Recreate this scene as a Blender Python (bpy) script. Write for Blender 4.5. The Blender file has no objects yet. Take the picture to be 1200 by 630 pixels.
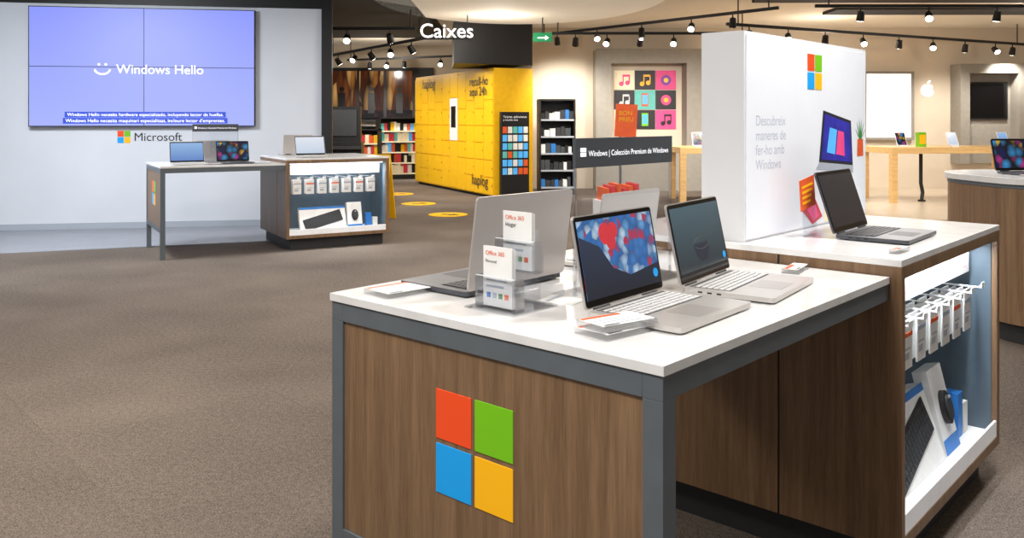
import bpy, math, random
from mathutils import Matrix, Vector
random.seed(7)
S = bpy.context.scene
try:
    S.view_settings.view_transform = 'Standard'
except Exception:
    pass
R = math.radians

def lin(r, g, b):
    def c(x):
        x = x/255.0
        return x/12.92 if x <= .04045 else ((x+.055)/1.055)**2.4
    return (c(r), c(g), c(b), 1)

# ------------------------------------------------------------ materials
def base(name):
    m = bpy.data.materials.new(name); m.use_nodes = True
    nt = m.node_tree; b = nt.nodes['Principled BSDF']
    return m, nt, b

def mat(name, rgb, rough=.5, metal=0, emit=0, var=.06, scale=12, spec=None):
    m, nt, b = base(name)
    c = lin(*rgb)
    n = nt.nodes.new('ShaderNodeTexNoise'); n.inputs['Scale'].default_value = scale
    tc = nt.nodes.new('ShaderNodeTexCoord'); nt.links.new(tc.outputs['Object'], n.inputs['Vector'])
    r = nt.nodes.new('ShaderNodeValToRGB')
    r.color_ramp.elements[0].position = .3; r.color_ramp.elements[1].position = .7
    r.color_ramp.elements[0].color = tuple(x*(1-var) for x in c[:3])+(1,)
    r.color_ramp.elements[1].color = tuple(min(1, x*(1+var)) for x in c[:3])+(1,)
    nt.links.new(n.outputs['Fac'], r.inputs['Fac'])
    nt.links.new(r.outputs['Color'], b.inputs['Base Color'])
    b.inputs['Roughness'].default_value = rough
    b.inputs['Metallic'].default_value = metal
    if spec is not None: b.inputs['Specular IOR Level'].default_value = spec
    if emit:
        nt.links.new(r.outputs['Color'], b.inputs['Emission Color'])
        b.inputs['Emission Strength'].default_value = emit
    return m

def wood(name, c1, c2, rough=.42, sc=(26, 26, 1.0)):
    m, nt, b = base(name)
    tc = nt.nodes.new('ShaderNodeTexCoord'); mp = nt.nodes.new('ShaderNodeMapping')
    mp.inputs['Scale'].default_value = sc
    nt.links.new(tc.outputs['Object'], mp.inputs['Vector'])
    n = nt.nodes.new('ShaderNodeTexNoise'); n.inputs['Scale'].default_value = 1.6; n.inputs['Detail'].default_value = 6
    n.inputs['Distortion'].default_value = .5
    nt.links.new(mp.outputs['Vector'], n.inputs['Vector'])
    n2 = nt.nodes.new('ShaderNodeTexNoise'); n2.inputs['Scale'].default_value = 12; n2.inputs['Detail'].default_value = 3
    nt.links.new(mp.outputs['Vector'], n2.inputs['Vector'])
    mx = nt.nodes.new('ShaderNodeMath'); mx.operation = 'MULTIPLY_ADD'; mx.inputs[1].default_value = .4
    nt.links.new(n2.outputs['Fac'], mx.inputs[0])
    mm = nt.nodes.new('ShaderNodeMath'); mm.operation = 'MULTIPLY'; mm.inputs[1].default_value = .6
    nt.links.new(n.outputs['Fac'], mm.inputs[0]); nt.links.new(mm.outputs[0], mx.inputs[2])
    r = nt.nodes.new('ShaderNodeValToRGB')
    r.color_ramp.elements[0].position = .34; r.color_ramp.elements[1].position = .66
    r.color_ramp.elements[0].color = lin(*c1); r.color_ramp.elements[1].color = lin(*c2)
    nt.links.new(mx.outputs[0], r.inputs['Fac']); nt.links.new(r.outputs['Color'], b.inputs['Base Color'])
    b.inputs['Roughness'].default_value = rough
    return m

def acrylic(name, gl=.12, tint=(.97, .98, 1, 1)):
    m, nt, b = base(name); nt.nodes.remove(b)
    o = nt.nodes['Material Output']
    t = nt.nodes.new('ShaderNodeBsdfTransparent'); t.inputs['Color'].default_value = tint
    g = nt.nodes.new('ShaderNodeBsdfGlossy'); g.inputs['Roughness'].default_value = .05
    mx = nt.nodes.new('ShaderNodeMixShader'); mx.inputs[0].default_value = gl
    nt.links.new(t.outputs[0], mx.inputs[1]); nt.links.new(g.outputs[0], mx.inputs[2])
    nt.links.new(mx.outputs[0], o.inputs['Surface'])
    return m

def screen_cells(name, cols, scale=14, emit=.8, dark=None, fall=.75, mp_scale=None):
    m, nt, b = base(name)
    tc = nt.nodes.new('ShaderNodeTexCoord')
    v = nt.nodes.new('ShaderNodeTexVoronoi'); v.inputs['Scale'].default_value = scale
    if mp_scale:
        mp = nt.nodes.new('ShaderNodeMapping'); mp.inputs['Scale'].default_value = mp_scale
        nt.links.new(tc.outputs['Object'], mp.inputs['Vector']); nt.links.new(mp.outputs['Vector'], v.inputs['Vector'])
    else:
        nt.links.new(tc.outputs['Object'], v.inputs['Vector'])
    r = nt.nodes.new('ShaderNodeValToRGB'); r.color_ramp.interpolation = 'CONSTANT'
    els = r.color_ramp.elements
    while len(els) < len(cols): els.new(.5)
    for i, c in enumerate(cols):
        els[i].position = i/len(cols); els[i].color = lin(*c)
    sp = nt.nodes.new('ShaderNodeSeparateColor'); nt.links.new(v.outputs['Color'], sp.inputs[0])
    nt.links.new(sp.outputs[0], r.inputs['Fac'])
    mul = nt.nodes.new('ShaderNodeMix'); mul.data_type = 'RGBA'
    d = nt.nodes.new('ShaderNodeMapRange'); nt.links.new(v.outputs['Distance'], d.inputs['Value'])
    d.inputs['From Min'].default_value = .0; d.inputs['From Max'].default_value = fall
    nt.links.new(d.outputs[0], mul.inputs[0]); nt.links.new(r.outputs['Color'], mul.inputs[6])
    mul.inputs[7].default_value = lin(*(dark or (20, 20, 28)))
    nt.links.new(mul.outputs[2], b.inputs['Emission Color']); b.inputs['Emission Strength'].default_value = emit
    b.inputs['Base Color'].default_value = (.01, .01, .012, 1); b.inputs['Roughness'].default_value = .12
    return m

def screen_grad(name, c1, c2, axis=2, lo=0, hi=.2, emit=.9, rough=.12):
    m, nt, b = base(name)
    tc = nt.nodes.new('ShaderNodeTexCoord'); sx = nt.nodes.new('ShaderNodeSeparateXYZ')
    nt.links.new(tc.outputs['Object'], sx.inputs[0])
    mr = nt.nodes.new('ShaderNodeMapRange'); mr.inputs['From Min'].default_value = lo; mr.inputs['From Max'].default_value = hi
    nt.links.new(sx.outputs[axis], mr.inputs['Value'])
    r = nt.nodes.new('ShaderNodeValToRGB'); r.color_ramp.elements[0].color = lin(*c1); r.color_ramp.elements[1].color = lin(*c2)
    nt.links.new(mr.outputs[0], r.inputs['Fac']); nt.links.new(r.outputs['Color'], b.inputs['Emission Color'])
    b.inputs['Emission Strength'].default_value = emit
    b.inputs['Base Color'].default_value = (.01, .01, .012, 1); b.inputs['Roughness'].default_value = rough
    return m

def carpet_mat():
    m, nt, b = base('carpet')
    tc = nt.nodes.new('ShaderNodeTexCoord')
    def noise(s, d=2):
        n = nt.nodes.new('ShaderNodeTexNoise'); n.inputs['Scale'].default_value = s; n.inputs['Detail'].default_value = d
        nt.links.new(tc.outputs['Object'], n.inputs['Vector']); return n
    fine = noise(170, 3); mid = noise(45, 4); big = noise(.9, 2)
    a = nt.nodes.new('ShaderNodeMath'); a.operation = 'MULTIPLY_ADD'; a.inputs[1].default_value = .6
    nt.links.new(fine.outputs['Fac'], a.inputs[0])
    c = nt.nodes.new('ShaderNodeMath'); c.operation = 'MULTIPLY_ADD'; c.inputs[1].default_value = .2
    nt.links.new(mid.outputs['Fac'], c.inputs[0])
    d = nt.nodes.new('ShaderNodeMath'); d.operation = 'MULTIPLY'; d.inputs[1].default_value = .2
    nt.links.new(big.outputs['Fac'], d.inputs[0])
    nt.links.new(d.outputs[0], c.inputs[2]); nt.links.new(c.outputs[0], a.inputs[2])
    r = nt.nodes.new('ShaderNodeValToRGB')
    r.color_ramp.elements[0].position = .36; r.color_ramp.elements[1].position = .64
    r.color_ramp.elements[0].color = lin(62, 55, 51); r.color_ramp.elements[1].color = lin(138, 126, 116)
    nt.links.new(a.outputs[0], r.inputs['Fac'])
    br = nt.nodes.new('ShaderNodeTexBrick'); br.inputs['Scale'].default_value = 1
    br.inputs['Color1'].default_value = (1, 1, 1, 1); br.inputs['Color2'].default_value = (.92, .92, .92, 1)
    br.inputs['Mortar'].default_value = (.88, .88, .88, 1); br.inputs['Mortar Size'].default_value = .003
    br.inputs['Brick Width'].default_value = 1.0; br.inputs['Row Height'].default_value = 1.0
    mp = nt.nodes.new('ShaderNodeMapping'); mp.inputs['Rotation'].default_value = (0, 0, R(48))
    nt.links.new(tc.outputs['Object'], mp.inputs['Vector']); nt.links.new(mp.outputs['Vector'], br.inputs['Vector'])
    mu = nt.nodes.new('ShaderNodeMix'); mu.data_type = 'RGBA'; mu.blend_type = 'MULTIPLY'; mu.inputs[0].default_value = 1
    nt.links.new(r.outputs['Color'], mu.inputs[6]); nt.links.new(br.outputs['Color'], mu.inputs[7])
    nt.links.new(mu.outputs[2], b.inputs['Base Color'])
    b.inputs['Roughness'].default_value = .95; b.inputs['Specular IOR Level'].default_value = .15
    bp = nt.nodes.new('ShaderNodeBump'); bp.inputs['Strength'].default_value = .4; bp.inputs['Distance'].default_value = .01
    nt.links.new(fine.outputs['Fac'], bp.inputs['Height']); nt.links.new(bp.outputs['Normal'], b.inputs['Normal'])
    return m

M = {}
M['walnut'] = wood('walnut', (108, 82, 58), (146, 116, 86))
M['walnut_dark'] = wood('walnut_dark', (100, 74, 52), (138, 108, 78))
M['oak'] = wood('oak', (206, 164, 104), (236, 198, 138), sc=(1, 14, 14))
M['grey_metal'] = mat('grey_metal', (94, 101, 107), .45, .0)
M['white_top'] = mat('white_top', (230, 230, 230), .16)
M['white'] = mat('white', (235, 235, 235), .5)
M['white_card'] = mat('white_card', (238, 238, 236), .6)
M['black'] = mat('black', (22, 22, 24), .5)
M['black_gloss'] = mat('black_gloss', (10, 10, 12), .1)
M['charcoal'] = mat('charcoal', (48, 50, 54), .6)
M['sign_grey'] = mat('sign_grey', (66, 70, 76), .5)
M['plinth'] = mat('plinth', (40, 40, 42), .6)
M['silver'] = mat('silver', (212, 208, 204), .32, .5, var=.02)
M['silver_lid'] = mat('silver_lid', (196, 190, 186), .32, .5, var=.02)
M['key_light'] = mat('key_light', (216, 216, 216), .5)
M['key_dark'] = mat('key_dark', (50, 50, 54), .5)
M['deck_dark'] = mat('deck_dark', (84, 82, 82), .5)
M['dark_body'] = mat('dark_body', (84, 86, 92), .38, .4)
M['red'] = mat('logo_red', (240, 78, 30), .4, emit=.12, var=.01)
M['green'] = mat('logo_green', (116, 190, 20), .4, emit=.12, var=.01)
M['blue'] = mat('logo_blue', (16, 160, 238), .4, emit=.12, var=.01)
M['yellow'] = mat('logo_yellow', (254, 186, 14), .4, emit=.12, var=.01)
M['orange'] = mat('orange', (232, 96, 44), .5)
M['red_dim'] = mat('red_dim', (190, 50, 60), .4, emit=.3)
M['locker_yellow'] = mat('locker_yellow', (244, 190, 16), .4, var=.03)
M['locker_yellow2'] = mat('locker_yellow_side', (240, 186, 14), .45)
M['cabinet_back'] = mat('cabinet_back', (88, 104, 116), .5)
M['tower_white'] = mat('tower_white', (226, 230, 238), .4, emit=.16, var=.01)
M['tower_side'] = mat('tower_side', (222, 224, 228), .5, var=.01)
M['led'] = mat('led_strip', (235, 242, 255), .5, emit=3, var=0)
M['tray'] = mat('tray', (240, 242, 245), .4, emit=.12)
M['txt_white'] = mat('text_white', (245, 245, 250), .5, emit=.9, var=0)
M['txt_dim'] = mat('text_dim', (245, 245, 250), .5, emit=.2, var=0)
M['txt_black'] = mat('text_black', (40, 42, 48), .5, var=0)
M['txt_grey'] = mat('text_grey', (176, 184, 196), .5, var=0)
M['txt_faint'] = mat('text_faint', (196, 204, 218), .5, var=0)
M['caption'] = mat('caption_blue', (44, 70, 180), .4, emit=.6, var=0)
M['acrylic'] = acrylic('acrylic')
M['acrylic_edge'] = acrylic('acrylic_edge', .35)
M['hook'] = mat('hook', (235, 238, 240), .3)
M['wall_cool'] = mat('wall_cool', (222, 227, 236), .8, var=.02, scale=2)
M['wall_warm'] = mat('wall_warm', (214, 201, 182), .8, var=.03, scale=2)
M['ceiling'] = mat('ceiling_paint_glow', (214, 202, 182), .9, var=.02, emit=.12)  # emission added to brighten the ceiling; the paint is no lamp
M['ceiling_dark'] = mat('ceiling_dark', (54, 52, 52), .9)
M['soffit'] = mat('soffit_paint_glow', (228, 216, 196), .8, var=.02, emit=.28)  # slight glow put into the soffit colour in place of lamp light
M['tile'] = mat('floor_tile', (140, 144, 152), .25, var=.04, scale=4)
M['tile_warm'] = mat('floor_tile_warm', (190, 176, 156), .3, var=.04, scale=4)
M['frame_beige'] = mat('frame_beige', (146, 141, 132), .6)
M['pink'] = mat('pink', (226, 70, 130), .5, emit=.2)
M['purple'] = mat('purple', (120, 60, 150), .5, emit=.2)
M['teal'] = mat('teal', (90, 180, 170), .5, emit=.2)
M['cream'] = mat('cream', (240, 225, 190), .5, emit=.2)
M['paper_blue'] = mat('paper_blue', (40, 120, 200), .5)
M['paper_green'] = mat('paper_green', (70, 140, 70), .5)
M['lampglow'] = mat('lamp_glow', (255, 248, 235), .5, emit=18, var=0)
M['white_screen'] = mat('white_screen', (250, 248, 244), .5, emit=.9, var=0)
M['exit_green'] = mat('exit_green', (20, 130, 80), .5, emit=.3)
M['carpet'] = carpet_mat()
M['vw'] = screen_grad('video_wall_picture', (166, 178, 255), (138, 150, 252), 2, 1.3, 2.7, 1.0, .45)
M['scr_beads'] = screen_cells('screen_beads', [(50, 120, 200), (70, 130, 200), (200, 44, 56), (190, 215, 240), (60, 120, 190), (110, 170, 220), (200, 225, 240)], 42, .9, (50, 90, 140), 1.0)
M['scr_dark'] = screen_grad('screen_dark', (30, 34, 40), (78, 104, 114), 2, .0, .2, .8)
M['scr_darkblue'] = screen_grad('screen_darkblue', (30, 34, 44), (60, 72, 96), 2, .0, .2, .75)
M['scr_grey'] = screen_grad('screen_grey', (52, 52, 58), (70, 70, 78), 2, 0, .2, .35)
M['scr_blue'] = screen_grad('screen_blue', (90, 130, 200), (150, 190, 235), 2, 0, .2, .9)
M['scr_white'] = screen_grad('screen_white', (200, 215, 235), (235, 240, 250), 2, 0, .2, .9)
M['scr_multi'] = screen_cells('screen_multi', [(20, 30, 90), (60, 150, 210), (180, 60, 140), (240, 190, 60)], 18, .9)
M['concert'] = screen_cells('concert_picture', [(120, 60, 24), (220, 140, 60), (90, 40, 16), (250, 190, 110), (150, 80, 34)], 3, .55, (50, 26, 14), 1.0, (3, 1, .6))
M['crowd'] = screen_cells('crowd_picture', [(30, 16, 12), (14, 10, 10), (90, 40, 20), (20, 14, 14)], 12, .5, (10, 8, 8), .9)
M['print_blue'] = mat('print_blue', (40, 40, 150), .4, emit=.3, var=.3, scale=20)
M['sky_blue'] = mat('sky_blue', (80, 170, 235), .4, emit=.35)
M['pc1'] = mat('poster_black', (30, 26, 34), .5, emit=.2)
M['sign_glow'] = mat('sign_glow', (255, 255, 255), .5, emit=1.6, var=0)

# ------------------------------------------------------------ mesh builder
class MB:
    def __init__(s): s.v = []; s.f = []; s.m = []; s.mats = []
    def mi(s, k):
        mt = M[k]
        if mt not in s.mats: s.mats.append(mt)
        return s.mats.index(mt)
    def add(s, vs, fs, k, T=None):
        o = len(s.v); i = s.mi(k)
        for p in vs:
            p = Vector(p)
            s.v.append(T @ p if T is not None else p)
        for f in fs: s.f.append([a+o for a in f]); s.m.append(i)
    def box(s, x0, y0, z0, x1, y1, z1, k, T=None):
        vs = [(x0, y0, z0), (x1, y0, z0), (x1, y1, z0), (x0, y1, z0), (x0, y0, z1), (x1, y0, z1), (x1, y1, z1), (x0, y1, z1)]
        s.add(vs, [(0, 3, 2, 1), (4, 5, 6, 7), (0, 1, 5, 4), (1, 2, 6, 5), (2, 3, 7, 6), (3, 0, 4, 7)], k, T)
    def prism(s, pts, z0, z1, k, T=None):
        n = len(pts)
        vs = [(x, y, z0) for x, y in pts]+[(x, y, z1) for x, y in pts]
        fs = [list(range(n))[::-1], list(range(n, 2*n))]+[(i, (i+1) % n, n+(i+1) % n, n+i) for i in range(n)]
        s.add(vs, fs, k, T)
    def rbox(s, x0, y0, x1, y1, z0, z1, r, k, T=None, seg=5):
        pts = []
        for cx, cy, a0 in ((x1-r, y0+r, -90), (x1-r, y1-r, 0), (x0+r, y1-r, 90), (x0+r, y0+r, 180)):
            for i in range(seg+1):
                a = R(a0+90*i/seg); pts.append((cx+r*math.cos(a), cy+r*math.sin(a)))
        s.prism(pts, z0, z1, k, T)
    def cyl(s, c, r, h, k, T=None, seg=20, r2=None, axis='z'):
        r2 = r if r2 is None else r2
        A = Matrix.Translation(c)
        if axis == 'y': A = A @ Matrix.Rotation(R(90), 4, 'X')
        if axis == 'x': A = A @ Matrix.Rotation(R(90), 4, 'Y')
        if T is not None: A = T @ A
        vs = [(r*math.cos(2*math.pi*i/seg), r*math.sin(2*math.pi*i/seg), -h/2) for i in range(seg)]
        vs += [(r2*math.cos(2*math.pi*i/seg), r2*math.sin(2*math.pi*i/seg), h/2) for i in range(seg)]
        fs = [list(range(seg))[::-1], list(range(seg, 2*seg))]+[(i, (i+1) % seg, seg+(i+1) % seg, seg+i) for i in range(seg)]
        s.add(vs, fs, k, A)
    def quad(s, pts, k, T=None): s.add(pts, [tuple(range(len(pts)))], k, T)
    def tube(s, pts, r, k, T=None, seg=8):
        for a, b in zip(pts[:-1], pts[1:]):
            a = Vector(a); b = Vector(b); d = b-a
            if d.length < 1e-6: continue
            q = d.to_track_quat('Z', 'Y').to_matrix().to_4x4()
            A = Matrix.Translation((a+b)/2) @ q
            if T is not None: A = T @ A
            s.cyl((0, 0, 0), r, d.length*1.02, k, A, seg)
    def obj(s, name, W=None, bevel=0, parent=None):
        me = bpy.data.meshes.new(name); me.from_pydata([tuple(p) for p in s.v], [], s.f)
        for mt in s.mats: me.materials.append(mt)
        for p, i in zip(me.polygons, s.m): p.material_index = i
        me.update()
        o = bpy.data.objects.new(name, me); S.collection.objects.link(o)
        if parent: o.parent = parent
        if W is not None: o.matrix_local = W
        if bevel:
            b = o.modifiers.new('bevel', 'BEVEL'); b.width = bevel; b.segments = 2; b.limit_method = 'ANGLE'; b.angle_limit = R(50)
        return o

def text(parent, name, body, loc, rot, size, k, width=None, align='LEFT', ext=0.0, spacing=1):
    c = bpy.data.curves.new(name, 'FONT'); c.body = body; c.size = size; c.align_x = align; c.extrude = ext
    c.space_line = spacing
    c.materials.append(M[k])
    o = bpy.data.objects.new(name, c); S.collection.objects.link(o)
    o.parent = parent
    o.location = loc; o.rotation_euler = [R(a) for a in rot]
    if width:
        bpy.context.view_layer.update()
        w = o.dimensions.x
        if w > 0: c.size = size*width/w
    return o

FRONT = (90, 0, 0)
ENDX = (90, 0, -90)

def frame(x, y, a): return Matrix.Translation((x, y, 0)) @ Matrix.Rotation(R(a), 4, 'Z')
def at(F, x, y, z=0, a=0): return F @ Matrix.Translation((x, y, z)) @ Matrix.Rotation(R(a), 4, 'Z')

def logo_squares(mb, c, s, face='y', gap=.045, T=None, off=0):
    h = s/2; g = s*gap/2
    for (k, sx, sz) in (('red', -1, 1), ('green', 1, 1), ('blue', -1, -1), ('yellow', 1, -1)):
        a0, a1 = sorted((sx*g, sx*h)); b0, b1 = sorted((sz*g, sz*h))
        if face == 'y':
            mb.box(c[0]+a0, off-.002, c[1]+b0, c[0]+a1, off, c[1]+b1, k, T)
        else:
            mb.box(off-.002, c[0]-a1, c[1]+b0, off, c[0]-a0, c[1]+b1, k, T)

# ------------------------------------------------------------ laptop
def laptop(F, x, y, z, rot=0, tilt=14, scr='scr_dark', body='silver', lid='silver_lid', keys='key_light', w=.33, d=.232, h=.218, parts=None):
    W = at(F, x, y, z, rot)
    mb = MB()
    hw = w/2
    mb.rbox(-hw, -d, hw, 0, .004, .016, .012, body)
    for fx in (-hw+.03, hw-.03):
        for fy in (-d+.03, -.03): mb.cyl((fx, fy, .002), .008, .004, 'black', seg=10)
    kw = w*.43
    mb.box(-kw, -.122, .0161, kw, -.022, .0164, 'deck_dark' if keys == 'key_light' else 'black')
    rows = 6
    for r in range(rows):
        ry = -.030-r*.0160
        n = 14 if r else 15
        if r == rows-1:
            lens = [1, 1, 1, 1.1, 5, 1.1, 1, 1, 1, 1]
        else: lens = [1]*n
        tot = sum(lens); cx = -kw+.002; u = (2*kw-.004)/tot
        hh = .009 if r == 0 else .0122
        for L in lens:
            mb.box(cx+.0018, ry-hh/2-.001, .0164, cx+L*u-.0018, ry+hh/2-.001, .0182, keys)
            cx += L*u
    mb.box(-.054, -d+.020, .0161, .054, -.134, .0164, 'silver_lid' if body == 'silver' else 'key_dark')
    mb.box(-kw, -.018, .0161, kw, -.010, .0165, 'deck_dark')
    for py in (-.05, -.075, -.1): mb.box(-hw-.0004, py-.006, .008, -hw+.001, py+.006, .012, 'black')
    for sx in (-1, 1): mb.cyl((sx*hw*.62, .002, .014), .0055, .06, 'charcoal', seg=12, axis='x')
    T = Matrix.Translation((0, 0, .013)) @ Matrix.Rotation(R(-tilt), 4, 'X')
    Tl = T @ Matrix.Rotation(R(90), 4, 'X')
    mb.rbox(-hw, .006, hw, h, -.006, 0, .010, lid, Tl)
    mb.rbox(-hw+.003, .009, hw-.003, h-.003, 0, .0012, .008, 'black_gloss', Tl)
    mb.cyl((0, .0065, h*.55), .013, .001, 'silver', T, seg=24, axis='y')
    o = mb.obj('laptop', W, .0008)
    sm = MB()
    sm.quad([(-hw+.009, -.0018, .024), (hw-.009, -.0018, .024), (hw-.009, -.0018, h-.013), (-hw+.009, -.0018, h-.013)], scr)
    sm.obj('screen', T, parent=o)
    if parts: parts(o, T, hw, h)
    return o

def art_hp(o, T, hw, h):
    mb = MB()
    mb.quad([(-hw+.009, -.0026, .024), (hw-.009, -.0026, .024), (hw-.009, -.0026, .075), (.03, -.0026, .06), (-.04, -.0026, .085), (-.085, -.0026, .14), (-hw+.009, -.0026, .17)], 'scr_darkblue')
    mb.cyl((-.055, -.0030, h-.050), .026, .0006, 'red_dim', None, 20, axis='y')
    mb.cyl((-.02, -.0032, h-.045), .02, .0006, 'red_dim', None, 20, axis='y')
    mb.cyl((-.035, -.0034, h-.07), .02, .0006, 'red_dim', None, 20, axis='y')
    mb.cyl((hw-.03, -.003, .05), .011, .0006, 'blue', None, 20, axis='y')
    mb.obj('screen_art', T, parent=o)

def art_dark(o, T, hw, h):
    mb = MB()
    mb.box(-hw+.009, -.0026, .024, hw-.009, -.0020, .033, 'black')
    pts = [(.05*math.cos(R(a)), -.0026, .10+.016*math.sin(R(a))) for a in range(0, 361, 15)]
    mb.tube(pts, .0006, 'deck_dark', None, 6)
    mb.prism([(.05*math.cos(R(a)), .10+.05*math.sin(R(a))) for a in range(180, 361, 10)], .0021, .0024, 'scr_darkblue', Matrix.Rotation(R(90), 4, 'X'))
    mb.cyl((hw-.03, -.003, .05), .010, .0006, 'blue', None, 20, axis='y')
    mb.obj('screen_art', T, parent=o)

# ------------------------------------------------------------ display table
def display_table(F, L=1.203, Wd=1.0):
    mb = MB()
    t = .045
    mb.box(-.004, -.004, .880, L, Wd+.004, .900, 'white_top')
    mb.box(0, 0, .832, L, t, .880, 'grey_metal'); mb.box(0, Wd-t, .832, L, Wd, .880, 'grey_metal')
    mb.box(0, t, .832, t, Wd-t, .880, 'grey_metal')
    mb.box(t, t, .862, L, Wd-t, .880, 'charcoal')
    mb.box(0, 0, 0, t, t, .832, 'grey_metal'); mb.box(0, Wd-t, 0, t, Wd, .832, 'grey_metal')
    mb.box(0, t, .255, t, Wd-t, .300, 'grey_metal')
    mb.box(.006, t, .300, .034, Wd-t, .832, 'walnut')
    logo_squares(mb, (.4915, .613), .238, 'x', off=.006)
    return mb.obj('display_table', F, .002)

# ------------------------------------------------------------ cabinet
X0, X1, YF, YB = 1.205, 2.325, -.036, 1.05
def cabinet(F, lux=5, backk='cabinet_back'):
    mb = MB()
    b = .03
    mb.box(X0, YF, .93, X1, YB, .95, 'white_top')
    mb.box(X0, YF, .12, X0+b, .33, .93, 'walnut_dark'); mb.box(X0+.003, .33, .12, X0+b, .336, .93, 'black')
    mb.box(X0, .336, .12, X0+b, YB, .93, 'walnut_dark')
    mb.box(X1-b*1.2, YF, .12, X1, YB, .93, 'walnut')
    for z0, z1 in ((.895, .93), (.12, .155)):
        mb.box(X0+b, YF, z0, X1-b*1.2, YB, z1, 'walnut')
    mb.box(X0+b, .42, .155, X1-b*1.2, .66, .895, backk)
    mb.box(X1-b*1.2-.004, YF+.02, .155, X1-b*1.2, .42, .895, backk)
    mb.box(X0+.05, YF+.06, 0, X1-.05, YB-.06, .12, 'plinth')
    mb.box(X0+b, YF+.01, .155, X1-b*1.2, .42, .175, 'tray')
    mb.box(X0+b, YF+.002, .155, X1-b*1.2, YF+.012, .215, 'tray')
    mb.box(X0+b+.02, .0, .885, X1-.06, .03, .894, 'led')
    o = mb.obj('display_cabinet', F, .0015)
    l = bpy.data.lights.new('led', 'AREA'); l.shape = 'RECTANGLE'; l.size = .9; l.size_y = .03; l.energy = lux; l.color = (.88, .94, 1)
    lo = bpy.data.objects.new('led_light', l); S.collection.objects.link(lo); lo.parent = o; lo.location = ((X0+X1)/2, .04, .88); lo.rotation_euler = (R(12), 0, 0)
    hd = MB(); hd.box(X0+.06, .05, .775, X1-.08, .054, .875, 'white_card')
    hd.obj('header_card', Matrix.Identity(4), parent=o)
    text(o, 'header_text', 'Elige el Office que encaja con tus necesidades', (X0+.12, .048, .838), FRONT, .03, 'sign_grey', .85)
    for i in range(6):
        hx = X0+.14+i*.16
        text(o, 'header_sub', 'Office 365\nPersonal', (hx, .048, .812), FRONT, .016, 'orange')
    pk = MB()
    for i in range(7):
        cx = X0+.13+i*.135
        pk.tube([(cx, .42, .735), (cx, -.01, .735), (cx, -.018, .745)], .003, 'hook')
        pk.box(cx-.018, -.022, .735, cx+.018, -.019, .755, 'hook')
        for j in range(4):
            yy = .03+j*.025
            zt = .725-.004*random.random(); hh = .15
            pk.box(cx-.042, yy, zt-hh, cx+.042, yy+.006, zt, 'white_card')
            if j == 0:
                pk.box(cx-.042, yy-.001, zt-.05, cx+.042, yy, zt-.036, 'orange' if i % 2 else 'txt_grey')
                pk.box(cx-.03, yy-.001, zt-.12, cx+.01, yy, zt-.10, 'txt_grey')
                pk.box(cx-.03, yy-.001, zt-.09, cx+.025, yy, zt-.084, 'txt_grey')
    pk.obj('hanging_cards', Matrix.Identity(4), parent=o)
    T = Matrix.Translation((1.63, .03, .178)) @ Matrix.Rotation(R(-18), 4, 'X')
    kb = MB()
    kb.box(-.26, 0, 0, .24, .05, .26, 'white_card', T)
    kb.box(-.26, -.001, .235, .24, 0, .26, 'paper_blue', T)
    K = T @ Matrix.Translation((-.01, -.004, .115)) @ Matrix.Rotation(R(-14), 4, 'Y')
    kb.box(-.21, -.002, -.06, .21, .002, .06, 'black', K)
    for r in range(5):
        for c in range(15):
            kb.box(-.2+c*.0268, -.004, -.052+r*.021, -.2+c*.0268+.023, -.002, -.052+r*.021+.017, 'charcoal', K)
    kb.obj('keyboard_box', Matrix.Identity(4), parent=o)
    T = Matrix.Translation((1.97, .03, .178)) @ Matrix.Rotation(R(-14), 4, 'X')
    ms = MB()
    ms.box(-.08, 0, 0, .08, .05, .29, 'white_card', T)
    ms.box(-.08, -.001, 0, .08, 0, .05, 'paper_blue', T)
    prof = []
    for i in range(24):
        a = 2*math.pi*i/24; prof.append((.036*math.cos(a), .058*math.sin(a)))
    TM = T @ Matrix.Translation((0, -.001, .15)) @ Matrix.Rotation(R(90), 4, 'X')
    ms.prism(prof, 0, .018, 'black', TM)
    ms.prism([(x*.7, y*.7) for x, y in prof], .018, .026, 'charcoal', TM)
    ms.cyl((0, -.028, .185), .005, .012, 'silver', T, 12, axis='x')
    ms.obj('mouse_box', Matrix.Identity(4), parent=o)
    sb = MB()
    for i in range(2): sb.box(2.1+i*.07, .05, .177, 2.155+i*.07, .1, .34-i*.05, 'paper_blue' if i == 0 else 'white_card')
    sb.obj('small_boxes', Matrix.Identity(4), parent=o)
    return o

def top_sign(F):
    mb = MB()
    mb.box(.378, .493, 1.226, .84, .503, 1.302, 'sign_grey')
    mb.box(.382, .496, .903, .836, .500, 1.226, 'acrylic')
    mb.box(.378, .494, .903, .384, .502, 1.226, 'acrylic_edge'); mb.box(.834, .494, .903, .840, .502, 1.226, 'acrylic_edge')
    mb.box(.36, .44, .900, .86, .56, .904, 'acrylic_edge')
    o = mb.obj('sign_holder', F, 0)
    lm = MB()
    for (a, c) in ((0, 0), (.012, 0), (0, .012), (.012, .012)):
        lm.box(.398+a, .491, 1.255+c, .398+a+.010, .493, 1.255+c+.010, 'txt_white')
    lm.obj('sign_logo', Matrix.Identity(4), parent=o)
    text(o, 'sign_text', 'Windows | Colección Premium de Windows', (.430, .491, 1.255), FRONT, .03, 'txt_white', .385)
    return o

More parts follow.
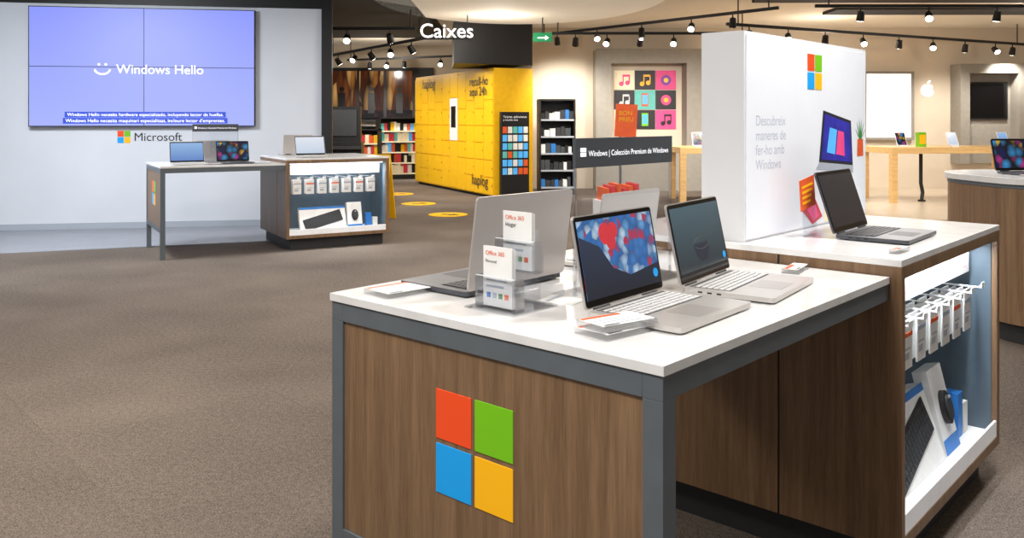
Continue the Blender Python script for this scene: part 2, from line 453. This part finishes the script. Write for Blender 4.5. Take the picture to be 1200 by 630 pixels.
def price_block(F, x, y, z, rot=0, w=.16, d=.1):
    mb = MB()
    mb.box(-w/2, -d/2, 0, w/2, d/2, .012, 'acrylic_edge')
    mb.box(-w/2+.004, -d/2+.004, .012, w/2-.004, d/2-.004, .0135, 'white_card')
    mb.box(-w/2+.004, d/2-.018, .0135, w/2-.04, d/2-.006, .0139, 'orange')
    for i in range(3): mb.box(-w/2+.012, -d/2+.014+i*.016, .0135, w/2-.03-.02*i, -d/2+.02+i*.016, .0138, 'txt_grey')
    mb.box(-w/2+.01, -d/2+.006, .0136, -w/2+.05, -d/2+.011, .0139, 'txt_black')
    return mb.obj('price_label', at(F, x, y, z, rot))

def brochure_stand(F, x, y, z):
    W = at(F, x, y, z)
    mb = MB()
    mb.box(-.07, -.08, 0, .09, .08, .004, 'acrylic_edge')
    for (bx, zb, hh) in ((0.03, .085, .10), (-.04, 0.004, .13)):
        mb.box(bx+.022, -.055, .004, bx+.025, .055, zb+hh, 'acrylic')
        mb.box(bx-.008, -.062, zb, bx-.005, .062, zb+.075, 'acrylic')
        mb.box(bx-.008, -.064, zb, bx+.025, -.062, zb+.075, 'acrylic_edge'); mb.box(bx-.008, .062, zb, bx+.025, .064, zb+.075, 'acrylic_edge')
        mb.box(bx-.008, -.062, zb-.003, bx+.025, .062, zb, 'acrylic_edge')
        mb.box(bx-.009, -.062, zb+.0735, bx-.004, .062, zb+.075, 'hook')
    o = mb.obj('brochure_holder', W)
    br = MB()
    for (bx, zb, hh) in ((.03, .087, .140), (-.04, .007, .142)):
        for j in range(3): br.box(bx+.002+j*.005, -.046, zb, bx+.005+j*.005, .046, zb+hh-.002*j, 'white_card')
        for j, k in enumerate(('paper_blue', 'txt_grey', 'paper_green', 'orange')):
            br.box(bx+.0012, .034-j*.019-.012, zb+.02, bx+.002, .034-j*.019, zb+.032, k)
        br.box(bx+.0012, -.02, zb+.045, bx+.002, .036, zb+.05, 'txt_grey')
        br.box(bx+.0012, -.03, zb+.06, bx+.002, .036, zb+.064, 'txt_grey')
    br.obj('brochures', Matrix.Identity(4), parent=o)
    for (bx, zb) in ((.03, .207), (-.04, .128)):
        text(o, 'brochure_title', 'Office 365', (bx+.0008, .038, zb), ENDX, .016, 'orange', .06)
    for (bx, zb, s) in ((.03, .190, 'Hogar'), (-.04, .110, 'Personal')):
        text(o, 'brochure_sub', s, (bx+.0008, .038, zb), ENDX, .012, 'txt_black', .035)
    return o

# ------------------------------------------------------------ FOREGROUND STATION
A = frame(.2766, 1.586, 48.16)
display_table(A)
cabinet(A, lux=7)
top_sign(A)
laptop(A, .375, .333, .900, 2, 11, 'scr_beads', parts=art_hp, w=.345, d=.24)
laptop(A, .765, .335, .900, 7, 12, 'scr_dark', parts=art_dark, w=.345, d=.24)
laptop(A, .37, .685, .900, 180, 8, 'scr_darkblue', 'dark_body', 'silver_lid', 'key_dark', w=.385, d=.255, h=.246)
laptop(A, .89, .70, .900, 182, 8, 'scr_blue', 'silver', 'silver')
laptop(A, 1.68, .28, .950, 2, 18, 'scr_grey', 'dark_body', 'dark_body', 'key_dark', w=.345)
price_block(A, .155, .21, .900, -8)
price_block(A, .155, .21, .914, -14, .15, .09)
price_block(A, .13, .87, .900, -5, .17, .11)
price_block(A, 1.12, .24, .900, 10, .13, .05)
price_block(A, 1.36, .02, .950, 0, .10, .03)
brochure_stand(A, .175, .54, .900)
mb = MB(); mb.box(-.07, -.05, 0, .07, .05, .0015, 'white_card'); mb.box(-.06, .02, .0015, .02, .03, .002, 'txt_grey'); mb.obj('paper_sheet', at(A, .35, .50, .900, 12))
mb = MB()
T = Matrix.Rotation(R(-8), 4, 'Y')
mb.box(-.06, 0, 0, .05, .003, .006, 'acrylic_edge'); mb.box(-.055, 0, .006, .055, .003, .17, 'acrylic', T)
mb.box(-.07, -.002, .10, .05, 0, .205, 'orange', T)
for i in range(4): mb.box(-.055, -.003, .12+i*.018, .01+.008*i, -.002, .128+i*.018, 'yellow', T)
mb.obj('offer_card', at(A, 1.54, .37, .950))

# lightbox tower
mb = MB()
TX0, TX1, TY0, TY1 = 1.235, 2.325, .465, .62
mb.box(TX0, TY0, .95, TX1, TY1, 1.64, 'tower_side')
mb.box(TX0+.012, TY0-.004, .958, TX1-.01, TY0, 1.628, 'tower_white')
logo_squares(mb, (1.79, 1.527), .13, 'y', off=TY0-.004)
f = TY0-.0045
def q(pts, k, d=0): mb.quad([(x, f-d, z) for x, z in pts], k)
q([(1.83, 1.19), (2.17, 1.165), (2.15, 1.345), (1.87, 1.385)], 'txt_black')
q([(1.85, 1.2), (2.155, 1.178), (2.137, 1.335), (1.882, 1.372)], 'print_blue', .001)
q([(1.90, 1.225), (1.98, 1.215), (2.0, 1.31), (1.93, 1.32)], 'sky_blue', .002)
q([(1.99, 1.215), (2.08, 1.205), (2.07, 1.30), (2.01, 1.308)], 'pink', .002)
q([(1.80, 1.165), (2.17, 1.135), (2.17, 1.165), (1.83, 1.19)], 'txt_grey', .001)
q([(1.66, 1.03), (1.75, 1.10), (1.86, .985), (1.77, .962)], 'red_dim', .001)
q([(1.70, 1.035), (1.75, 1.075), (1.83, .99), (1.77, .975)], 'pink', .002)
q([(1.87, 1.05), (1.98, 1.06), (1.99, .965), (1.88, .962)], 'cream', .001)
q([(2.215, 1.20), (2.285, 1.20), (2.28, 1.27), (2.22, 1.27)], 'orange', .001)
for a in range(-60, 61, 24):
    dx = math.sin(R(a))*.07; dz = math.cos(R(a))*.09
    q([(2.25-.008, 1.27), (2.25+.008, 1.27), (2.25+dx, 1.27+dz)], 'paper_green', .0012+a*.00001)
tower = mb.obj('lightbox_display', A, .0015)
text(tower, 'print_text', 'Descubreix\nmaneres de\nfer-ho amb\nWindows', (1.31, f, 1.33), FRONT, .05, 'txt_faint', .23, spacing=1)

# ------------------------------------------------------------ LEFT STATION
B = frame(-3.37, 8.3, 30)
display_table(B)
cabinet(B, lux=14)
top_sign(B)
laptop(B, .30, .33, .900, 0, 12, 'scr_blue')
laptop(B, .75, .33, .900, 0, 12, 'scr_multi', 'dark_body', 'dark_body', 'key_dark')
laptop(B, .62, .72, .900, 180, 8, 'scr_blue')
laptop(B, 1.56, .30, .950, 0, 16, 'scr_white')
laptop(B, 1.55, .78, .950, 180, 10, 'scr_blue')
price_block(B, .52, .12, .900); price_block(B, 1.0, .12, .900)

# ------------------------------------------------------------ ROUNDED COUNTER AT RIGHT
mb = MB()
mb.rbox(-.85, -.55, .85, .55, .96, 1.0, .38, 'white_top', seg=10)
mb.rbox(-.835, -.535, .835, .535, .935, .96, .37, 'grey_metal', seg=10)
mb.rbox(-.83, -.53, .83, .53, .12, .935, .36, 'walnut', seg=10)
mb.rbox(-.78, -.48, .78, .48, 0, .12, .32, 'plinth', seg=10)
mb.box(-.42, -.545, .2, .45, -.53, .52, 'cabinet_back'); mb.box(-.44, -.56, .18, .47, -.53, .21, 'tray')
mb.box(-.44, -.55, .51, .47, -.53, .53, 'walnut_dark')
C = frame(3.76, 5.6, 8)
mb.obj('rounded_counter', C, .003)
laptop(C, -.45, .1, 1.0, 0, 14, 'scr_multi', 'dark_body', 'dark_body', 'key_dark')
laptop(C, -.05, .0, 1.0, -5, 14, 'scr_blue')
price_block(C, -.62, -.22, 1.0, 0, .12, .06)

# ------------------------------------------------------------ ROOM SHELL
mb = MB(); mb.box(-12, -3, -.1, 14, 22, 0, 'carpet'); mb.obj('floor')
mb = MB(); mb.prism([(-10, 6.9), (-2.35, 9.75), (-2.15, 11.25), (-10, 9.85)], 0.0, .006, 'tile'); mb.obj('floor_tile_strip')
mb = MB(); mb.box(4.2, 11.6, 0, 13, 17, .006, 'tile_warm'); mb.obj('floor_tile_right')
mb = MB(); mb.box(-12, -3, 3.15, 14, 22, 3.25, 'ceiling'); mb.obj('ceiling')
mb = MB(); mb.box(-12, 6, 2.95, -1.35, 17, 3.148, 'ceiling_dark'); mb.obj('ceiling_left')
Wf = frame(-2.45, 11.15, 10)
mb = MB(); mb.box(-8.5, 0, 0, 0, .2, 2.77, 'wall_cool'); mb.box(-8.5, -.02, 2.77, 0, .2, 2.95, 'black'); mb.obj('wall_left', Wf)
mb = MB(); mb.box(0, -.05, 0, .13, .3, 2.95, 'black'); mb.obj('column', Wf)
mb = MB(); mb.box(-8.5, -.012, 0, 0, 0, .08, 'txt_grey'); mb.obj('baseboard_left', Wf)
mb = MB(); mb.box(-.4, 17, 0, 13, 17.2, 3.15, 'wall_warm'); mb.obj('wall_right_back')
mb = MB(); mb.box(-12, 21, 0, .0, 21.2, 3.15, 'wall_warm'); mb.obj('wall_far_back')
mb = MB(); mb.box(12.8, 4, 0, 13, 17, 3.15, 'wall_warm'); mb.obj('wall_right')
mb = MB(); mb.box(-.4, 17.2, 0, -.2, 21, 3.15, 'wall_warm'); mb.obj('wall_return')
mb = MB()
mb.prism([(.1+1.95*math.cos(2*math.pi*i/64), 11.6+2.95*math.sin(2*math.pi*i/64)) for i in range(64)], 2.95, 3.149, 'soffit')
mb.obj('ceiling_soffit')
for i, (x0, y0, x1, y1) in enumerate(((3.6, 12.2, 11, 13.0), (5.2, 13.8, 12.5, 14.5))):
    mb = MB(); mb.box(x0, y0, 3.10, x1, y1, 3.149, 'ceiling_dark'); mb.obj('ceiling_panel')

# ------------------------------------------------------------ VIDEO WALL
mb = MB()
vx0, vx1, vz0, vz1 = -3.45, -.83, 1.275, 2.716
mb.box(vx0-.01, -.09, vz0-.01, vx1+.01, -.001, vz1+.01, 'black')
cx = (vx0+vx1)/2; cz = (vz0+vz1)/2
for a0, a1 in ((vx0, cx-.004), (cx+.004, vx1)):
    for b0, b1 in ((vz0, cz-.004), (cz+.004, vz1)):
        mb.box(a0, -.094, b0, a1, -.09, b1, 'vw')
vw = mb.obj('video_wall', Wf)
cap = MB()
cap.box(-3.05, -.097, 1.375, -1.17, -.0955, 1.445, 'caption'); cap.box(-3.07, -.097, 1.30, -1.15, -.0955, 1.37, 'caption')
sx, sz = -2.62, 1.975
for dx in (-.04, .04): cap.cyl((sx+dx, -.096, sz+.05), .015, .002, 'txt_white', seg=16, axis='y')
cap.tube([(sx+.09*math.cos(R(a)), -.097, sz+.0+.07*math.sin(R(a))) for a in range(190, 351, 16)], .011, 'txt_white')
cap.obj('captions', Matrix.Identity(4), parent=vw)
text(vw, 'title_text', 'Windows Hello', (-2.46, -.097, 1.915), FRONT, .15, 'txt_white', 1.02)
text(vw, 'caption_text', 'Windows Hello necesita hardware especializado, incluyendo lector de huellas.', (-3.02, -.099, 1.392), FRONT, .05, 'txt_white', 1.82)
text(vw, 'caption_text', "Windows Hello necesita maquinari especialitzat, incloure lector d'emprentes.", (-3.04, -.099, 1.317), FRONT, .05, 'txt_white', 1.86)
mb = MB(); logo_squares(mb, (-2.395, 1.135), .15, 'y', off=-.002)
ws = mb.obj('wall_sign', Wf)
text(ws, 'sign_text', 'Microsoft', (-2.28, -.004, 1.085), FRONT, .14, 'txt_black', .56, ext=.001)

# ------------------------------------------------------------ LOCKERS
Lk = frame(-2.04, 18.3, -64.5)
mb = MB()
mb.box(0, .01, .05, 4, .75, 2.23, 'locker_yellow2'); mb.box(.05, .05, 0, 3.95, .7, .05, 'black')
cols = 10
for i in range(cols):
    x0 = i*.4+.008; x1 = (i+1)*.4-.008
    if i == 5:
        mb.box(x0, -.008, .08, x1, .01, .95, 'locker_yellow'); mb.box(x0, -.012, .96, x1, .01, 1.75, 'white')
        mb.box(x0+.08, -.016, 1.2, x1-.08, -.012, 1.6, 'black_gloss'); mb.box(x0, -.008, 1.76, x1, .01, 2.2, 'locker_yellow'); continue
    hs = [.3, .3, .6, .45, .5] if i % 2 else [.6, .3, .3, .3, .65]
    z = .07
    for h in hs:
        mb.box(x0, -.008, z, x1, .01, z+h*.985-.014, 'locker_yellow'); mb.box(x1-.03, -.012, z+h/2-.015, x1-.018, -.008, z+h/2+.015, 'black'); z += h*.985
lk = mb.obj('parcel_lockers', Lk)
text(lk, 'locker_text', 'haplog', (.5, -.02, 1.98), FRONT, .2, 'txt_black', .7)
text(lk, 'locker_text', 'haplog', (3.1, -.02, .2), FRONT, .2, 'txt_black', .7)
text(lk, 'locker_text', 'recull-ho\naqui 24h', (3.0, -.02, 1.95), FRONT, .2, 'txt_black', .8, spacing=.8)
mb = MB()
mb.box(4.08, .08, 0, 4.16, .6, 1.48, 'black'); mb.box(4.05, .04, 0, 4.3, .64, .04, 'black')
for r in range(6):
    for c in range(5):
        k = random.choice(['sky_blue', 'white_card', 'sky_blue', 'teal', 'orange', 'white_card'])
        mb.box(4.16, .1+c*.098, .42+r*.14, 4.168, .18+c*.098, .53+r*.14, k)
gr = mb.obj('gift_card_rack', Lk)
text(gr, 'rack_text', 'Tarjetas, aplicaciones\ny mucho mas', (4.164, .11, 1.38), (90, 0, 90), .05, 'txt_dim', .44)

mb = MB(); mb.prism([(-.95, 14.2), (.35, 14.9), (.35, 15.9), (-1.1, 15.9)], 2.28, 3.0, 'black')
for x_, y_ in ((-.8, 14.6), (.2, 15.0)): mb.cyl((x_, y_, 3.07), .02, .16, 'black', seg=8)
mb.obj('checkout_fascia')
mb = MB(); mb.box(-.45, .02, -.03, .45, .05, .0, 'black')
for x in (-.35, .35): mb.cyl((x, .035, .26), .008, .55, 'black', seg=8)
cs = mb.obj('checkout_sign', Matrix.Translation((-1.03, 13.2, 2.60)))
text(cs, 'sign_text', 'Caixes', (-.38, 0, 0.0), FRONT, .3, 'sign_glow', .80, ext=.02)

def rack(name, x, y, a, w, h, d, n, body='black', items=True, cols=None, back='black', strip='cream', fill=.85):
    mb = MB()
    mb.box(-w/2, d-.02, 0, w/2, d, h, back); mb.box(-w/2, 0, 0, -w/2+.03, d, h, body); mb.box(w/2-.03, 0, 0, w/2, d, h, body)
    mb.box(-w/2, 0, 0, w/2, d, .1, body); mb.box(-w/2, 0, h-.03, w/2, d, h, body)
    for i in range(n):
        z = .12+(h-.2)*i/n
        mb.box(-w/2+.03, .02, z, w/2-.03, d-.02, z+.02, body)
        mb.box(-w/2+.03, .0, z-.01, w/2-.03, .02, z+.02, strip)
        if items:
            xx = -w/2+.04; hh = (h-.2)/n
            while xx < w/2-.1:
                ww = random.uniform(.05, .10); k = random.choice(cols)
                mb.box(xx, .05, z+.02, xx+ww, d-.08, z+.02+hh*random.uniform(fill-.25, fill), k); xx += ww+.008
    return mb.obj(name, frame(x, y, a))
rack('display_rack', .82, 15.6, 5, .66, 1.72, .4, 5, cols=['charcoal', 'black', 'charcoal', 'sign_grey', 'white_card', 'paper_blue'], strip='txt_grey', fill=.6)
warm = ['cream', 'orange', 'locker_yellow', 'white_card', 'red_dim', 'teal', 'locker_yellow', 'black', 'cream', 'sky_blue']
rack('merchandise_shelf', -3.55, 18.2, 0, 1.5, 1.15, .45, 4, cols=warm)
rack('merchandise_shelf', -4.9, 17.2, 0, .9, 1.25, .45, 4, cols=warm)
rack('merchandise_shelf', -2.5, 19.6, 20, 1.0, 1.4, .45, 5, cols=warm)
rack('merchandise_shelf', -3.9, 20.3, 0, 2.4, 1.2, .45, 4, cols=warm)
mb = MB(); mb.box(-4.6, 20.9, 1.3, -1.9, 20.995, 2.6, 'black')
for i, (x0, x1) in enumerate(((-4.45, -3.75), (-3.68, -3.1), (-3.02, -2.4))):
    mb.box(x0, 20.88, 1.38, x1, 20.9, 2.52, 'concert'); mb.box(x0, 20.87, 1.38, x1, 20.88, 1.58, 'crowd')
    xm = (x0+x1)/2
    mb.box(xm-.08, 20.86, 1.5, xm+.08, 20.88, 2.0, 'black'); mb.cyl((xm, 20.87, 2.08), .06, .02, 'black', axis='y')
mb.obj('concert_poster')
mb = MB()
mb.box(-.3, 0, 0, .3, .5, 1.0, 'black'); mb.box(-.28, .1, 1.0, .28, .3, 1.55, 'black'); mb.box(-.22, .09, 1.1, .22, .1, 1.5, 'charcoal'); mb.box(-.31, -.1, .9, .31, .2, .94, 'charcoal')
mb.obj('photo_kiosk', frame(-2.6, 13.2, 5))
mb = MB()
T1 = Matrix.Rotation(R(-12), 4, 'X'); T2 = Matrix.Translation((0, .38, 0)) @ Matrix.Rotation(R(12), 4, 'X')
mb.box(-.3, 0, 0, .3, .02, .9, 'locker_yellow', T1); mb.box(-.3, -.02, 0, .3, 0, .9, 'locker_yellow', T2); mb.box(-.22, -.004, .2, .22, 0, .75, 'black', T1)
mb.obj('folding_floor_sign', frame(-1.98, 11.6, -15))
for (x, y, r) in ((-2.06, 15.7, 30), (-.91, 12.3, -20), (-1.5, 13.9, 25)):
    mb = MB(); mb.prism([(.28*math.cos(2*math.pi*i/24), .28*math.sin(2*math.pi*i/24)) for i in range(24)], .0, .004, 'locker_yellow')
    mb.prism([(-.1, -.04), (.05, -.04), (.05, -.1), (.17, 0), (.05, .1), (.05, .04), (-.1, .04)], .004, .005, 'black')
    mb.obj('floor_sticker', frame(x, y, r))

# ------------------------------------------------------------ RIGHT BACKGROUND
mb = MB()
mb.box(1.59, 16.4, .0, 1.88, 16.998, 2.69, 'frame_beige'); mb.box(3.31, 16.4, .0, 3.60, 16.998, 2.69, 'frame_beige')
mb.box(1.88, 16.4, 2.42, 3.31, 16.998, 2.69, 'frame_beige'); mb.box(1.88, 16.9, .8, 3.31, 16.998, 2.42, 'wall_warm')
mb.box(1.88, 16.4, .0, 3.31, 16.998, .8, 'frame_beige')
cells = [['cream', 'pc1', 'pink'], ['pc1', 'teal', 'pc1'], ['cream', 'pc1', 'pink']]
ic = [['pink', 'yellow', 'purple'], ['white_card', 'orange', 'pink'], ['purple', 'green', 'pc1']]
for r in range(3):
    for c in range(3):
        x = 1.99+c*.405; z = 2.32-(r+1)*.385
        mb.box(x, 16.88, z, x+.395, 16.9, z+.37, cells[r][c])
        kk = (r*3+c)
        if kk % 3 == 0 or kk == 1 or kk == 8:
            mb.cyl((x+.14, 16.875, z+.11), .045, .01, ic[r][c], axis='y'); mb.cyl((x+.26, 16.875, z+.13), .045, .01, ic[r][c], axis='y')
            mb.box(x+.165, 16.87, z+.11, x+.185, 16.88, z+.27, ic[r][c]); mb.box(x+.285, 16.87, z+.13, x+.305, 16.88, z+.29, ic[r][c]); mb.box(x+.165, 16.87, z+.25, x+.305, 16.88, z+.29, ic[r][c])
        elif kk % 3 == 1:
            mb.box(x+.13, 16.87, z+.06, x+.26, 16.88, z+.31, ic[r][c]); mb.box(x+.145, 16.865, z+.1, x+.245, 16.87, z+.28, 'sky_blue')
        else:
            mb.cyl((x+.2, 16.875, z+.18), .1, .01, ic[r][c], axis='y'); mb.cyl((x+.2, 16.868, z+.18), .045, .01, 'yellow', axis='y')
mb.obj('wall_poster_display')
mb = MB(); mb.box(6.85, 16.9, .95, 7.85, 16.998, 2.29, 'frame_beige'); mb.box(6.92, 16.89, 1.0, 7.78, 16.9, 2.24, 'white_screen'); mb.obj('lit_wall_panel')
mb = MB()
ap = []
for i in range(72):
    dg = i*5; dd = dg if dg < 200 else dg
    e = lambda c0, w_: math.exp(-(((dg-c0+180) % 360-180)/w_)**2)
    r = .13*(1-.2*e(90, 18)-.1*e(270, 14)-.3*e(12, 20))
    ap.append((r*math.cos(R(dg))*.97, r*math.sin(R(dg))))
TA = Matrix.Translation((8.15, 16.998, 1.92)) @ Matrix.Rotation(R(90), 4, 'X')
mb.prism(ap, 0, .02, 'txt_white', TA)
mb.prism([(.0, .13), (.005, .165), (.025, .19), (.055, .20), (.05, .165), (.03, .14)], 0, .02, 'txt_white', TA)
mb.obj('wall_emblem')
mb = MB()
mb.box(8.6, 16.6, .5, 8.78, 16.998, 2.42, 'frame_beige'); mb.box(9.72, 16.6, .5, 9.9, 16.998, 2.42, 'frame_beige'); mb.box(8.78, 16.6, 2.24, 9.72, 16.998, 2.42, 'frame_beige')
mb.box(8.78, 16.9, .5, 9.72, 16.998, 2.24, 'frame_beige'); mb.box(8.85, 16.86, 1.35, 9.65, 16.9, 2.08, 'black'); mb.box(8.88, 16.855, 1.38, 9.62, 16.86, 2.05, 'black_gloss')
mb.obj('wall_television')

def oak_table(x, y, a, L, dev=4):
    mb = MB()
    mb.box(0, 0, .80, L, 1.0, .90, 'oak')
    for x0 in (0, L-.1):
        for y0 in (0, .9): mb.box(x0, y0, 0, x0+.1, y0+.1, .8, 'oak')
    F = frame(x, y, a)
    o = mb.obj('oak_table', F, .004)
    for i in range(dev):
        px = .35+(L-.7)*i/max(1, dev-1)
        mb = MB()
        mb.prism([(-.06, -.05), (.06, -.05), (.04, .05), (-.04, .05)], 0, .02, 'white')
        T = Matrix.Translation((0, 0, .02)) @ Matrix.Rotation(R(-25), 4, 'X')
        mb.box(-.09, -.004, 0, .09, .004, .24, 'white', T); mb.box(-.08, -.006, .012, .08, -.004, .228, random.choice(['scr_blue', 'scr_white', 'scr_multi']), T)
        mb.obj('tablet_computer', at(F, px, .3, .90))
    return o
oak_table(6.1, 13.9, 6, 2.5, 3)
oak_table(2.7, 13.9, 0, 2.6, 3)
oak_table(9.0, 14.6, 6, 2.2, 3)
oak_table(9.0, 11.4, 6, 2.0, 2)
mb = MB(); mb.box(-.06, -.06, 0, .06, .06, .24, 'green'); mb.box(-.05, -.062, .05, .05, -.06, .2, 'yellow'); mb.obj('product_box', Matrix.Translation((6.75, 14.3, .9)))
mb = MB(); mb.tube([(0, 0, .78), (0, 0, .3), (.03, 0, .15), (.0, -.03, .03)], .03, 'black'); mb.cyl((0, -.03, .015), .06, .03, 'black'); mb.obj('cable_conduit', Matrix.Translation((6.75, 14.3, 0)))
mb = MB()
mb.cyl((0, 0, .015), .18, .03, 'grey_metal'); mb.cyl((0, 0, .6), .015, 1.2, 'grey_metal')
mb.box(-.13, -.02, 1.15, .12, .0, 1.53, 'orange', Matrix.Rotation(R(3), 4, 'Y'))
st = mb.obj('offer_stand', frame(1.25, 10, 0))
text(st, 'offer_text', 'BON\nPREU', (-.02, -.024, 1.4), FRONT, .09, 'locker_yellow', .16)
mb = MB(); mb.box(-.2, -.2, 0, .2, .2, .55, 'white')
for i in range(6): mb.box(-.17+.06*i, -.15, .55, -.13+.06*i, .15, .68+.02*(i % 3), 'red_dim' if i % 2 else 'orange')
mb.obj('promo_bin', frame(1.05, 8.6, 10))
mb = MB(); mb.box(-.15, -.03, -.07, .15, .03, .07, 'exit_green'); mb.box(-.08, -.034, -.02, .07, -.03, .0, 'txt_white')
mb.prism([(.04, -.04), (.1, 0), (.04, .04)], 0, .004, 'txt_white', Matrix.Translation((0, -.03, -.01)) @ Matrix.Rotation(R(90), 4, 'X')); mb.cyl((0, 0, .28), .01, .44, 'black', seg=8)
mb.obj('exit_sign', Matrix.Translation((.48, 13.6, 2.64)))

# ------------------------------------------------------------ TRACK LIGHTS
def track(p, q_, z, spots, energy=0, aim=(0, 0, -1), col=(1, .94, .86)):
    mb = MB(); p = Vector((p[0], p[1], z)); q2 = Vector((q_[0], q_[1], z))
    d = (q2-p).normalized(); n = Vector((-d.y, d.x, 0))
    w = .02
    vs = []
    for P in (p, q2):
        for s, t in ((-1, 0), (1, 0), (1, 1), (-1, 1)): vs.append(P+n*w*s+Vector((0, 0, .045*t)))
    mb.add(vs, [(0, 1, 2, 3), (7, 6, 5, 4), (0, 4, 5, 1), (1, 5, 6, 2), (2, 6, 7, 3), (3, 7, 4, 0)], 'black')
    for s in (.03, .97):
        c = p.lerp(q2, s); mb.cyl((c.x, c.y, (z+3.15)/2+.02), .01, 3.15-z-.05, 'black', seg=8)
    heads = []
    for i, s in enumerate(spots):
        c = p.lerp(q2, s)
        mb.cyl((c.x, c.y, z-.05), .01, .1, 'black', seg=8)
        lit = (i % 2 == 0)
        a = Vector(aim if lit else (random.uniform(-.5, .2), -1.0, -.8)).normalized(); qm = a.to_track_quat('-Z', 'Y').to_matrix().to_4x4()
        H = Matrix.Translation((c.x, c.y, z-.12)) @ qm
        mb.cyl((0, 0, 0), .055, .13, 'black', H, 16, .045); mb.cyl((0, 0, -.067), .047, .004, 'lampglow', H, 16)
        if lit: heads.append(H)
    o = mb.obj('track_light')
    for H in heads:
        if energy:
            l = bpy.data.lights.new('spot', 'SPOT'); l.energy = energy; l.spot_size = R(110); l.spot_blend = .9; l.color = col; l.shadow_soft_size = .06
            lo = bpy.data.objects.new('spot_lamp', l); S.collection.objects.link(lo); lo.parent = o
            lo.matrix_local = H @ Matrix.Translation((0, 0, -.11))
track((.5, 16.2), (3.75, 12.2), 2.9, (.1, .3, .5, .7, .85), 190, (.1, .6, -1))
track((3.2, 12.9), (9.7, 16.4), 2.75, (.06, .17, .28, .4, .52, .64, .76, .88, .95), 160, (.1, .5, -1))
track((.66, 14.3), (3.9, 14.3), 2.75, (.12, .28, .45, .62, .8), 150, (0, .9, -1))
track((-3.6, 17.2), (-1.4, 13.6), 2.6, (.1, .3, .5, .7, .9), 160, (.6, .5, -1))
track((-3.9, 12.6), (-1.4, 12.6), 2.65, (.3, .6, .85), 150, (.2, .6, -1))
track((4.2, 12.0), (10.5, 12.0), 2.9, (.1, .25, .4, .55, .7, .9), 190, (0, .3, -1))
track((-3.8, 20.0), (-1.0, 18.6), 2.7, (.2, .35, .5, .8), 240, (-.1, .4, -1))

# ------------------------------------------------------------ LIGHTS
def area(name, loc, size, energy, col=(1, .97, .93), rot=(0, 0, 0)):
    l = bpy.data.lights.new(name, 'AREA'); l.shape = 'SQUARE'; l.size = size; l.energy = energy; l.color = col
    o = bpy.data.objects.new(name, l); S.collection.objects.link(o); o.location = loc; o.rotation_euler = [R(a) for a in rot]
    return o
area('end_panel_fill', (-.9, .6, 3.05), .6, 85)  # added area light near the camera, brightens the table's end panel
area('end_panel_fill', (1.6, 2.6, 3.05), .4, 70)
area('end_panel_fill', (-3.0, 3.4, 3.05), .9, 125, (1, .93, .84))
area('end_panel_fill', (-1.2, 6.8, 3.05), .9, 110, (1, .94, .86))
area('end_panel_fill', (3, 7.2, 3.05), 1.2, 130)
area('end_panel_fill', (-4.6, 8.0, 2.9), 1.2, 210, (.92, .96, 1), (20, 0, 0))
area('end_panel_fill', (.2, 10.2, 2.9), 1.0, 95, (1, .93, .84))
for (x, y, e) in ((5.5, 15.2, 35), (-.2, 13.3, 35), (8.5, 13.4, 35), (-3.0, 18.9, 40)):  # added point lights without fixtures, brightening ceiling and background
    l = bpy.data.lights.new('point_fill', 'POINT'); l.energy = e; l.color = (1, .94, .86); l.shadow_soft_size = .05
    o = bpy.data.objects.new('ceiling_fill', l); S.collection.objects.link(o); o.location = (x, y, 2.55)
w = bpy.data.worlds.new('World'); S.world = w; w.use_nodes = True
w.node_tree.nodes['Background'].inputs[0].default_value = (.95, .97, 1, 1); w.node_tree.nodes['Background'].inputs[1].default_value = .42

# ------------------------------------------------------------ CAMERA
cam = bpy.data.cameras.new('camera'); co = bpy.data.objects.new('camera', cam); S.collection.objects.link(co)
co.location = (0, 0, 1.35); co.rotation_euler = (R(90), 0, 0)
cam.sensor_width = 36; cam.lens = 1015*36/1200; cam.shift_y = -(315-140)/1200; cam.clip_end = 100
S.camera = co
